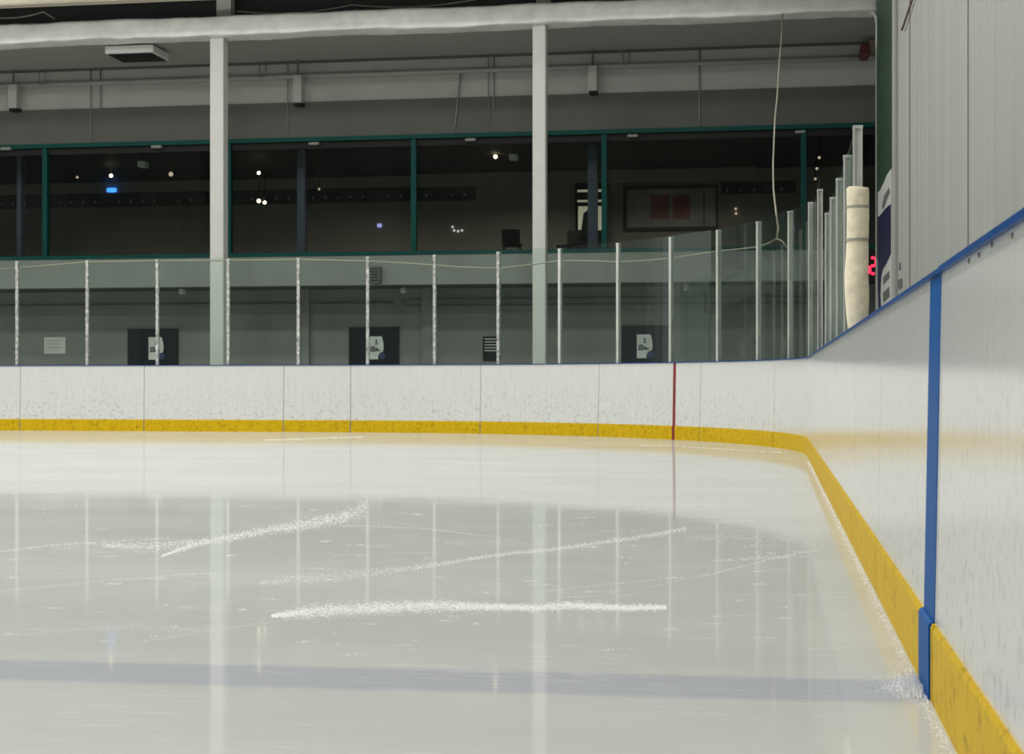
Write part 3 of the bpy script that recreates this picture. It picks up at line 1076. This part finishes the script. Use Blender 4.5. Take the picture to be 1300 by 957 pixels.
# red and tan box high at the right end
a = at(1093, 56, 32.6); b = at(1104, 68.5, 32.6)
root = thing('alarm_box', 'dark red and tan box high under the soffit at the right end', 'box', (a.x, 32.6, b.z))
bm = B(); box(bm, (a.x, 32.6, b.z), (b.x, TU, a.z), 0.01); obj('red_housing', bm, 'redbox', root)
c = at(1112, 50, 32.6); d = at(1112, 63, 32.6)
bm = B(); box(bm, (b.x, 32.65, d.z), (c.x + 0.1, TU, c.z), 0.01); obj('tan_housing', bm, 'tan', root)
pts = [at(1106, 16, 30.25), at(1110, 17, 30.25), at(1113, 23, 30.25), at(1114, 34, 30.25), at(1113.5, 60, 30.25)]
rope('bent_conduit', pts, 0.035, 'pale', 'pale bent conduit below the wrapped beam at the right corner', 'conduit')

# banner on the side wall
y0, y1 = 25.95, TC - 0.28
zt0, zb0 = at_x(1125, 205, AW).z, at_x(1125, 410, AW).z


def wp(px, py):
    q = at_x(px, py, AW - 0.02)
    return (q.y, q.z)


X0 = AW - 0.012
root = thing('wall_banner', 'white and navy banner hung on the green end of the side wall', 'banner', (AW, 28, at_x(1125, 412, AW).z))
poly = [wp(1114.5, 244), wp(1117, 242), wp(1122, 232), wp(1126, 222), wp(1131.5, 214), wp(1132, 398), wp(1114.5, 414)]
bm = B(); prism(bm, poly, 'x', X0 - 0.01, X0 + 0.008); obj('sheet', bm, 'banner', root)
poly = [wp(1114.8, 276), wp(1119, 272), wp(1125, 264), wp(1131.3, 259), wp(1131.4, 322), wp(1126, 334), wp(1121, 342), wp(1119, 352), wp(1118, 372), wp(1119, 404), wp(1116, 408), wp(1114.8, 360)]
bm = B(); prism(bm, poly, 'x', X0 - 0.016, X0 - 0.01); obj('navy_shape', bm, 'navy', root)
for pl in ([(1120, 262), (1123, 248), (1129, 238), (1130, 244), (1126, 254), (1122, 266)],
           [(1121.5, 352), (1129, 344), (1130, 352), (1122, 361)],
           [(1121.5, 372), (1129, 364), (1130, 376), (1122, 384)],
           [(1123, 392), (1129, 386), (1130, 391), (1123, 398)]):
    bm = B(); prism(bm, [wp(*q) for q in pl], 'x', X0 - 0.016, X0 - 0.01)
    obj('grey_lettering', bm, 'smear', root)
# small marks on the white trim by the banner
root = thing('wall_sticker', 'small grey arrow-like sticker low on the white side wall near the banner', 'sticker', (AW, 20, at_x(1147, 360, AW).z))
for pl in ([(1141.5, 333), (1143, 333), (1143.5, 343), (1141, 343)], [(1138.5, 356), (1145, 353), (1145, 364), (1142, 368), (1138.5, 363)]):
    bm = B(); prism(bm, [(lambda q: (q.y, q.z))(at_x(px, py, AW - 0.006)) for px, py in pl], 'x', AW - 0.006, AW)
    obj('print', bm, 'smear', root)
# thin rusty brace across the top of the side wall
rope('brace_rod', [at_x(1160, -6, AW - 0.04), at_x(1145, 38, AW - 0.04)], 0.016, 'rust', 'thin rusty diagonal rod at the top of the white side wall', 'rod')

# ----------------------------------------------------------------- net ropes
nr = T + 0.35
main = [(0, 342), (60, 337), (111, 332.5), (200, 331), (290, 330.5), (381, 329.5), (470, 331.5), (530, 335), (584, 339), (633, 340.5), (665, 337), (711, 331),
        (745, 331), (784, 332.5), (815, 331), (850, 328), (909, 319), (940, 316), (960, 313.5), (975, 309), (986, 303)]
pts = []
for px, py in main:
    s = s_at(px, 0.35)
    q, _ = outline(s, 0.35)
    r_ = ray(px, py)
    k = q.y / r_.y
    pts.append(Vector((q.x, q.y, CAM_H + r_.z * k)))
rope('net_rope', pts, 0.012, 'rope', 'thin cream net rope sagging behind the glass along the end boards', 'rope')
kn = pts[-1]
up = [(993.5, 18), (992, 50), (989, 85), (987, 120), (984, 150), (982.5, 180), (981.5, 210), (982, 240), (985, 268), (988, 290), (986, 303)]
tp = at(995, 20, TC - 0.2)
pv = []
for i, (px, py) in enumerate(up):
    u = min(1.0, max(0.0, (py - 18) / 285.0))
    yy = tp.y + (kn.y - tp.y) * u
    pv.append(at(px, py, yy))
pv[-1] = kn.copy()
rope('net_rope', pv, 0.014, 'rope', 'thin cream rope hanging from the wrapped beam down to the corner glass', 'rope')
pv2 = [kn.copy(), at(993, 306, kn.y - 0.2), at(999, 314, kn.y - 0.35)]
rope('net_rope', pv2, 0.012, 'rope', 'short cream rope tail tied at the corner glass post', 'rope')

# ----------------------------------------------------------------- inside the lounge
def lamp(px, py, y, r, mat, lab, group='lamps behind the windows'):
    c = at(px, py, y)
    root = thing('pendant_lamp', lab, 'lamp', (c.x, c.y, c.z), group)
    bm = B(); ball(bm, c, r * 0.85); obj('bulb', bm, mat, root, smooth=True)
    bm = B(); tube(bm, [c + Vector((0, 0, r * 0.8)), (c.x, c.y, Z_HEAD + 0.15)], 0.012, 6); obj('cord', bm, 'black', root)


lamp(141, 223, 38.0, 0.055, 'warm', 'bright warm lamp behind the window left of the left column')
lamp(98, 225, 38.5, 0.04, 'dim', 'faint warm lamp left of the bright one in the leftmost bay')
lamp(217, 221, 38.5, 0.07, 'dim', 'dim warm lamp just left of the left column')
lamp(328.5, 219.5, 37.5, 0.052, 'warm', 'upper bright lamp behind the window right of the left column')
lamp(328.5, 255, 38.5, 0.06, 'warm', 'lower bright lamp of a close pair right of the left column')
lamp(336, 257, 39.5, 0.055, 'warm', 'lower bright lamp on the right of a close pair right of the left column')
lamp(349.5, 215, 39.5, 0.04, 'dim', 'faint lamp up beside the bright one right of the left column')
lamp(629, 199, 37.5, 0.055, 'warm', 'bright lamp behind the window just left of the right column')
lamp(405, 240, 39.5, 0.035, 'dim', 'faint lamp right of the dark blue lounge pillar')
for px, py, y, lab in ((1040, 200, 36, 'uppermost of three small lamps at the right end of the windows'),
                       (1037, 214, 38, 'middle of three small lamps at the right end of the windows'),
                       (1035, 227, 40, 'lowest of three small lamps at the right end of the windows')):
    lamp(px, py, y, 0.04, 'dim', lab)
for px, py, lab in ((574.5, 288, 'upper small white light of a cluster left of the right column'),
                    (576.5, 292.5, 'lower left small white light of a cluster left of the right column'),
                    (581.5, 293.5, 'lower middle small white light of a cluster left of the right column'),
                    (586.5, 292.5, 'lower right small white light of a cluster left of the right column'),
                    (934, 265, 'upper of two tiny white lights left of the hanging rope'),
                    (934.5, 271, 'lower of two tiny white lights left of the hanging rope')):
    c = at(px, py, TB - 0.06)
    bm = B(); ball(bm, c, 0.032)
    o = obj('wall_light', bm, 'white_em' if px < 700 else 'dim', smooth=True); rebase(o, c)
    tag(o, lab, 'light', 'tiny lights on the lounge wall')
a = at(135, 238.5, TB - 0.1); b = at(146.5, 243.5, TB - 0.1)
bm = B(); box(bm, (a.x, TB - 0.1, b.z), (b.x, TB, a.z), 0.02)
o = obj('blue_light', bm, 'blue_em'); rebase(o, ((a.x + b.x) / 2, TB - 0.05, b.z)); tag(o, 'glowing blue strip light on the lounge wall below a warm lamp', 'light')
c = at(481.5, 286, TB - 0.05)
bm = B(); box(bm, (c.x - 0.06, TB - 0.05, c.z - 0.05), (c.x + 0.06, TB, c.z + 0.05), 0.015)
o = obj('small_screen', bm, 'lilac_em'); rebase(o, (c.x, TB - 0.02, c.z)); tag(o, 'tiny glowing lilac screen on the lounge wall between the columns', 'screen')
for px, py, lab in ((179, 208, 'grey rectangular box high inside the window left of the left column'),
                    (651, 199, 'grey rectangular box high inside the window beside the right column')):
    a = at(px - 5, py - 3.5, TU + 1.5); b = at(px + 5, py + 3.5, TU + 1.5)
    root = thing('ceiling_speaker', lab, 'box', ((a.x + b.x) / 2, TU + 1.6, b.z), 'boxes inside the windows')
    bm = B(); box(bm, (a.x, TU + 1.5, b.z), (b.x, TU + 1.75, a.z), 0.01); obj('housing', bm, 'paper', root)
    bm = B(); tube(bm, [((a.x + b.x) / 2, TU + 1.62, a.z - 0.005), ((a.x + b.x) / 2, TU + 1.62, Z_HEAD + 0.15)], 0.015); obj('stem', bm, 'black', root)
# square lounge pillars
for px, w, lab in ((24, 6, 'dark blue square pillar inside the window at the far left'),
                   (382, 10, 'dark blue square pillar inside the window between the columns'),
                   (752, 12, 'dark blue square pillar inside the window right of the right column')):
    a = at(px - w / 2, 250, TU + 1.0); b = at(px + w / 2, 250, TU + 1.0)
    root = thing('lounge_pillar', lab, 'pillar', ((a.x + b.x) / 2, TU + 1.1, Z_SILL - 0.25), 'pillars inside the windows')
    bm = B(); box(bm, (a.x, TU + 1.0, Z_SILL - 0.25), (b.x, TU + 1.2, Z_HEAD + 0.15), 0.01); obj('shaft', bm, 'lobby_blue', root)
    bm = B(); box(bm, (a.x - 0.03, TU + 0.97, Z_SILL - 0.25), (b.x + 0.03, TU + 1.23, Z_SILL - 0.15)); obj('plinth', bm, 'lobby_dark', root)
# dark rail with a row of small pale dots
za = at(400, 250, TB - 0.05).z
xa, xb = at(-20, 250, TB).x, at(604, 248, TB).x
root = thing('dot_rail', 'long dark rail with small pale dots on the lounge wall left of the right column', 'rail', ((xa + xb) / 2, TB, za - 0.2), 'rails with pale dots')
bm = B(); box(bm, (xa, TB - 0.04, za - 0.17), (xb, TB, za + 0.22)); obj('board', bm, 'lobby_dark', root)
x = xa + 0.2
dot0 = None
k = 0
while x < xb - 0.1:
    c = Vector((x, TB - 0.06, za - 0.02))
    if k % 11 not in (4, 10):
        if dot0 is None:
            bm = B(); ball(bm, c, 0.028, 1.3); dot0 = obj('pale_dot', bm, 'dim', root); x_first = x
            dot0.data.materials[0] = M['pale']
        else:
            d_ = dot0.copy(); COL.objects.link(d_); d_.parent = root
            d_.matrix_parent_inverse = dot0.matrix_parent_inverse.copy()
            d_.location = (x - x_first, 0, 0)
    x += 0.345; k += 1
xa, xb = at(916, 246, TB).x, at(1010, 246, TB).x
zb_ = at(850, 242, TB - 0.05).z
root = thing('dot_rail', 'short dark rail with pale dots right of the notice board', 'rail', ((xa + xb) / 2, TB, zb_ - 0.2), 'rails with pale dots')
bm = B(); box(bm, (xa, TB - 0.04, zb_ - 0.12), (xb, TB, zb_ + 0.2)); obj('board', bm, 'lobby_dark', root)
x = xa + 0.15
while x < xb - 0.1:
    d_ = dot0.copy(); COL.objects.link(d_); d_.parent = root
    d_.matrix_parent_inverse = Matrix.Translation(-Vector(root.location))
    d_.location = (x - x_first, 0, zb_ - za + 0.0)
    x += 0.345
# bulkhead on the lounge wall
a = at(525, 206, TB - 0.25); b = at(960, 232, TB - 0.25)
bm = B(); box(bm, (a.x, TB - 0.25, at(700, 234, TB - 0.25).z), (b.x, TB, at(700, 206, TB - 0.25).z)); struct('trim_20', bm, 'lobby')
# bright doorway built as a case, its light put into glowing strips
a = at(730, 232, TB - 0.35); b = at(768, 318, TB - 0.35)
root = thing('bright_doorway', 'bright doorway with glowing strips inside the window right of the right column', 'cabinet', ((a.x + b.x) / 2, TB - 0.2, Z_SILL - 0.25))
bm = B(); box(bm, (a.x, TB - 0.3, Z_SILL - 0.25), (b.x, TB - 0.01, a.z), 0.01); obj('case', bm, 'black', root)
for (x0, y0, x1, y1) in ((733, 241, 765, 243.2), (733, 254, 765, 256)):
    u = at(x0, y0, TB - 0.32); v = at(x1, y1, TB - 0.32)
    bm = B(); box(bm, (u.x, TB - 0.33, v.z), (v.x, TB - 0.3, u.z)); obj('glow_strip', bm, 'strip_em', root)
u = at(734, 262, TB - 0.32); v = at(765, 292, TB - 0.32)
bm = B(); box(bm, (u.x, TB - 0.33, v.z), (v.x, TB - 0.3, u.z)); o = obj('lit_panel', bm, 'strip_em', root)
u2 = at(737, 266, TB - 0.36); v2 = at(759, 300, TB - 0.36)
bm = B()
poly = [(u2.x, v2.z), (v2.x, v2.z), (v2.x, u2.z - 0.0), (u2.x + 0.25, u2.z + 0.02), (u2.x + 0.08, u2.z - 0.1)]
prism(bm, poly, 'y', TB - 0.40, TB - 0.33); obj('dark_shape', bm, 'black', root)
# notice board
a = at(791, 236, TB - 0.08); b = at(911, 291, TB - 0.08)
root = thing('notice_board', 'framed notice board with reddish sheets inside the window at right', 'notice board', ((a.x + b.x) / 2, TB - 0.04, b.z))
bm = B()
box(bm, (a.x, TB - 0.08, b.z), (b.x, TB - 0.045, b.z + 0.08)); box(bm, (a.x, TB - 0.08, a.z - 0.1), (b.x, TB - 0.045, a.z))
box(bm, (a.x, TB - 0.08, b.z + 0.08), (a.x + 0.1, TB - 0.045, a.z - 0.1)); box(bm, (b.x - 0.05, TB - 0.08, b.z + 0.08), (b.x, TB - 0.045, a.z - 0.1))
obj('frame', bm, 'lobby_dark', root)
M['cork'] = paint('board_backing', (0.30, 0.29, 0.26, 1), 0.8, 0.2, 2)
M['redsheet'] = paint('reddish_sheet', (0.26, 0.10, 0.07, 1), 0.8, 0.3, 2)
bm = B(); box(bm, (a.x + 0.1, TB - 0.06, b.z + 0.08), (b.x - 0.05, TB - 0.042, a.z - 0.1)); obj('backing', bm, 'cork', root)
for (x0, y0, x1, y1, mm) in ((826, 247, 850, 277, 'redsheet'), (854, 248, 876, 278, 'redsheet'), (800, 249, 822, 282, 'cork'), (893, 241, 894.5, 288, 'lobby_dark')):
    u = at(x0, y0, TB - 0.065); v = at(x1, y1, TB - 0.065)
    bm = B(); box(bm, (u.x, TB - 0.066, v.z), (v.x, TB - 0.06, u.z)); obj('sheet', bm, mm, root)


# lounge chairs, dark outlines above the sill
def chair(px, py, y, rz, lab):
    c = at(px, py, y)
    zf = Z_SILL - 0.25
    root = thing('bar_chair', lab, 'chair', (c.x, y, zf), 'dark chairs inside the windows')
    root.rotation_euler.z = rz
    def part(n, bm):
        return obj(n, bm, 'black', root, world=False)
    bm = B(); box(bm, (-0.22, -0.22, 0.72), (0.22, 0.22, 0.78), 0.015); part('seat', bm)
    bm = B(); box(bm, (-0.22, 0.18, 0.80), (0.22, 0.23, 1.15), 0.015); part('backrest', bm)
    for sx_ in (-1, 1):
        for sy_ in (-1, 1):
            bm = B(); tube(bm, [(sx_ * 0.18, sy_ * 0.18, 0.73), (sx_ * 0.22, sy_ * 0.22, 0.0)], 0.018, 6); part('leg', bm)


chair(650, 300, 37.0, 0.3, 'dark chair inside the window just left of the right column')
chair(722, 300, 37.5, -0.6, 'dark chair inside the window just right of the right column')

# ----------------------------------------------------------------- snow on the ice
def fleck(bm, x, y, r, h):
    a = random.uniform(0, 6.28)
    st = random.uniform(0.5, 1.0)
    base = []
    for k in range(3):
        an = a + k * 2.094 + random.uniform(-0.4, 0.4)
        base.append(bm.verts.new((x + r * math.cos(an), y + r * st * math.sin(an), 0.0006)))
    t_ = bm.verts.new((x, y, 0.0006 + h))
    for k in range(3):
        bm.faces.new((base[k], base[(k + 1) % 3], t_))


def streak(path, n, r, lab, spread=1.0, skew=0.0, loose=False):
    """path: pixel column, pixel row, half thickness in rows"""
    bm = B()
    seg = []
    tot = 0
    for (a, b) in zip(path, path[1:]):
        l = abs(b[0] - a[0]); seg.append((tot, tot + l, a, b)); tot += l
    pts = []
    for _ in range(n):
        u = random.uniform(0, tot)
        for s0, s1, a, b in seg:
            if s0 <= u <= s1:
                break
        f_ = (u - s0) / max(1e-6, s1 - s0)
        px = a[0] + (b[0] - a[0]) * f_; py = a[1] + (b[1] - a[1]) * f_; hw = a[2] + (b[2] - a[2]) * f_
        g = random.gauss(0, 0.5)
        if skew:
            g = abs(g) * skew
        py += g * hw * spread
        q = ground(px, py)
        rr = 0.5 * r * random.uniform(0.3, 1.3) * (q.y / 6.0)
        fleck(bm, q.x, q.y, rr, rr * 0.22)
        pts.append(q)
    o = obj('snow_streak', bm, 'snow')
    c = sum(pts, Vector()) / len(pts)
    rebase(o, (c.x, c.y, 0))
    tag(o, lab, 'snow', 'scraped snow streaks on the ice')
    if n < 1500:
        o['kind'] = 'stuff'


streak([(345, 782, 2), (400, 776, 9), (470, 772, 8), (560, 769, 7), (650, 771, 4), (680, 772, 5), (720, 769, 5), (800, 772, 4), (846, 771, 3)], 15000, 0.010,
       'longest bright snow streak, lying nearest the camera in the middle of the ice')
streak([(205, 706, 1.5), (250, 690, 5), (330, 675, 6), (400, 664, 8), (440, 655, 10), (465, 644, 12)], 4600, 0.0075,
       'feathered snow streak curving up towards the middle, left of centre')
streak([(330, 740, 3), (420, 733, 9), (520, 722, 4), (620, 706, 3), (720, 695, 3), (800, 684, 3), (872, 671, 3.5)], 4600, 0.0065,
       'long thin snow streak rising to the right across the middle of the ice')
streak([(130, 692, 3), (170, 694, 6), (215, 692, 7), (245, 688, 5)], 1300, 0.007, 'short powdery snow patch on the ice at the left')
streak([(0, 700, 1.5), (70, 692, 1.5), (140, 687, 2), (215, 683, 1.5)], 500, 0.006, 'thin straight snow line at the left, above the powdery patch')
streak([(0, 750, 2), (60, 745, 2), (140, 736, 2), (240, 729, 1.5)], 450, 0.006, 'faint thin snow line low at the left of the ice')
streak([(335, 559, 1.0), (400, 556.5, 1.6), (462, 554.5, 1.2)], 420, 0.006, 'small white snow smear close to the end boards, left of the middle')
streak([(812, 565.5, 0.6), (850, 566, 0.8), (935, 571, 0.9), (1000, 575, 1.0)], 380, 0.006, 'small white snow smear along the corner boards')
streak([(870, 684, 3), (940, 682, 6), (1000, 686, 8), (1035, 690, 6)], 500, 0.006, 'loose snow scrape on the ice in front of the right boards')
streak([(20, 806, 1), (120, 797, 2), (200, 797, 2), (280, 797, 1.5)], 260, 0.007, 'sparse snow line low at the left, in front of the longest streak')
streak([(180, 815, 1), (250, 803, 1.2), (340, 790, 1.4), (400, 783, 1.5)], 300, 0.006, 'thin slanting snow scratch running into the longest streak from the left')
streak([(700, 790, 1), (760, 766, 1), (830, 745, 1), (900, 728, 1)], 220, 0.006, 'thin slanting snow scratch to the right of the longest streak')

streak([(430, 667, 0.6), (531, 670, 0.7), (633, 682, 0.8), (673, 692, 0.8)], 380, 0.006, 'fine curved snow scratch in the middle of the ice')
streak([(694, 750, 0.7), (780, 741, 0.8), (870, 733, 0.7)], 260, 0.006, 'fine straight snow scratch to the right, above the longest streak end')
streak([(890, 732, 1), (930, 722, 1), (1000, 705, 1.4), (1038, 699, 1)], 420, 0.006, 'fine slanting snow scratch reaching towards the right boards')
streak([(905, 712, 1.5), (960, 709, 3), (1030, 706, 2)], 420, 0.006, 'fine feathered snow scratch fanned out near the right boards')

# ridge of shaved snow along the foot of the right kick plate
bm = B()
for _ in range(5200):
    u = random.random() ** 1.7
    y = 3.2 + u * 15
    dx = abs(random.gauss(0, 0.018))
    rr = random.uniform(0.002, 0.006)
    if 4.55 < y < 5.2:
        dx = abs(random.gauss(0, 0.03))
    fleck(bm, D - 0.006 - dx, y, rr, rr * random.uniform(0.3, 0.8) * (1.0 if dx < 0.02 else 0.4))
o = obj('snow_ridge', bm, 'snow'); rebase(o, (D - 0.02, 8, 0))
tag(o, 'narrow ridge of shaved snow along the foot of the right yellow kick plate', 'snow')
bm = B()
for _ in range(900):
    y = random.gauss(4.78, 0.08)
    dx = abs(random.gauss(0, 0.05))
    rr = random.uniform(0.002, 0.006)
    h = max(0, 0.03 - dx * 0.4)
    fleck(bm, D - 0.012 - dx, y, rr, rr * 0.5 + h * random.random())
o = obj('snow_pile', bm, 'snow'); rebase(o, (D - 0.05, 4.78, 0))
tag(o, 'small pile of snow at the foot of the blue stripe', 'snow')
# loose crumbs scattered over the sheet
bm = B()
for _ in range(120):
    px, py = random.uniform(10, 1020), random.uniform(640, 835)
    wx, wy = random.uniform(3, 14), random.uniform(0.4, 1.1)
    for _k in range(random.randint(8, 45)):
        q = ground(px + random.gauss(0, wx), py + random.gauss(0, wy))
        fleck(bm, q.x, q.y, random.uniform(0.002, 0.0055) * q.y / 7, 0.001)
o = obj('snow_crumbs', bm, 'snow'); o['kind'] = 'stuff'
tag(o, 'loose crumbs of snow scattered over the ice', 'snow')

# ----------------------------------------------------------------- light
LAMP_W = 200


def area(loc, sx_, sy_, w, col=(1.0, 0.99, 0.965), rot=(0, 0, 0)):
    l = bpy.data.lights.new('area_light', 'AREA')
    l.shape = 'RECTANGLE'; l.size = sx_; l.size_y = sy_; l.energy = w; l.color = col; l.spread = math.radians(159)
    o = bpy.data.objects.new('area_light', l); COL.objects.link(o)
    o.location = loc; o.rotation_euler = rot
    return o


for x in (-3.0, -9.5, -16.0, -22.5):
    for y in (-4.0, 3.0, 10.0, 17.0, 23.5):
        o = area((x, y, 9.1), 1.3, 0.9, LAMP_W * (1.15 if y > 15 else 1.0))
        if y > 15:
            o.data.spread = math.pi
for x in (-2.0, -6.5, -11.0, -15.5, -20.0):  # added row of unseen lamps, brightening the wrapped beam and columns
    o = area((x, 27.2, 9.15), 1.2, 0.5, 70)
    o.data.spread = math.pi
# added dim lamps without fixtures, lifting the brightness of the lounge interior
for px, w_ in ((120, 24), (420, 42), (640, 70), (880, 70)):
    q = at(px, 200, 37.6)
    o = area((q.x, 37.6, Z_HEAD + 0.12), 1.6, 0.8, w_, (1.0, 0.92, 0.78))
    o.data.spread = math.radians(150)

w = bpy.data.worlds.new('world'); sc.world = w; w.use_nodes = True
bg = w.node_tree.nodes['Background']
bg.inputs[0].default_value = (0.92, 0.97, 0.95, 1); bg.inputs[1].default_value = 0.25

# ----------------------------------------------------------------- camera and view
cam = bpy.data.cameras.new('camera')
co = bpy.data.objects.new('camera', cam); COL.objects.link(co)
co.location = (0, 0, CAM_H)
co.rotation_euler = (math.pi / 2, 0, TH)
cam.sensor_width = 36.0
cam.lens = 36.0 * F / 1300.0
cam.shift_y = (HY - 478.5) / 1300.0
cam.clip_end = 200
cam.dof.use_dof = True
cam.dof.focus_distance = 9.0
cam.dof.aperture_fstop = 8.5
sc.camera = co
sc.cycles.transparent_max_bounces = 24
sc.cycles.max_bounces = 8
vs = sc.view_settings
vs.view_transform = 'Standard'; vs.look = 'None'; vs.gamma = 1.0; vs.use_curve_mapping = False
vs.exposure = 0.22
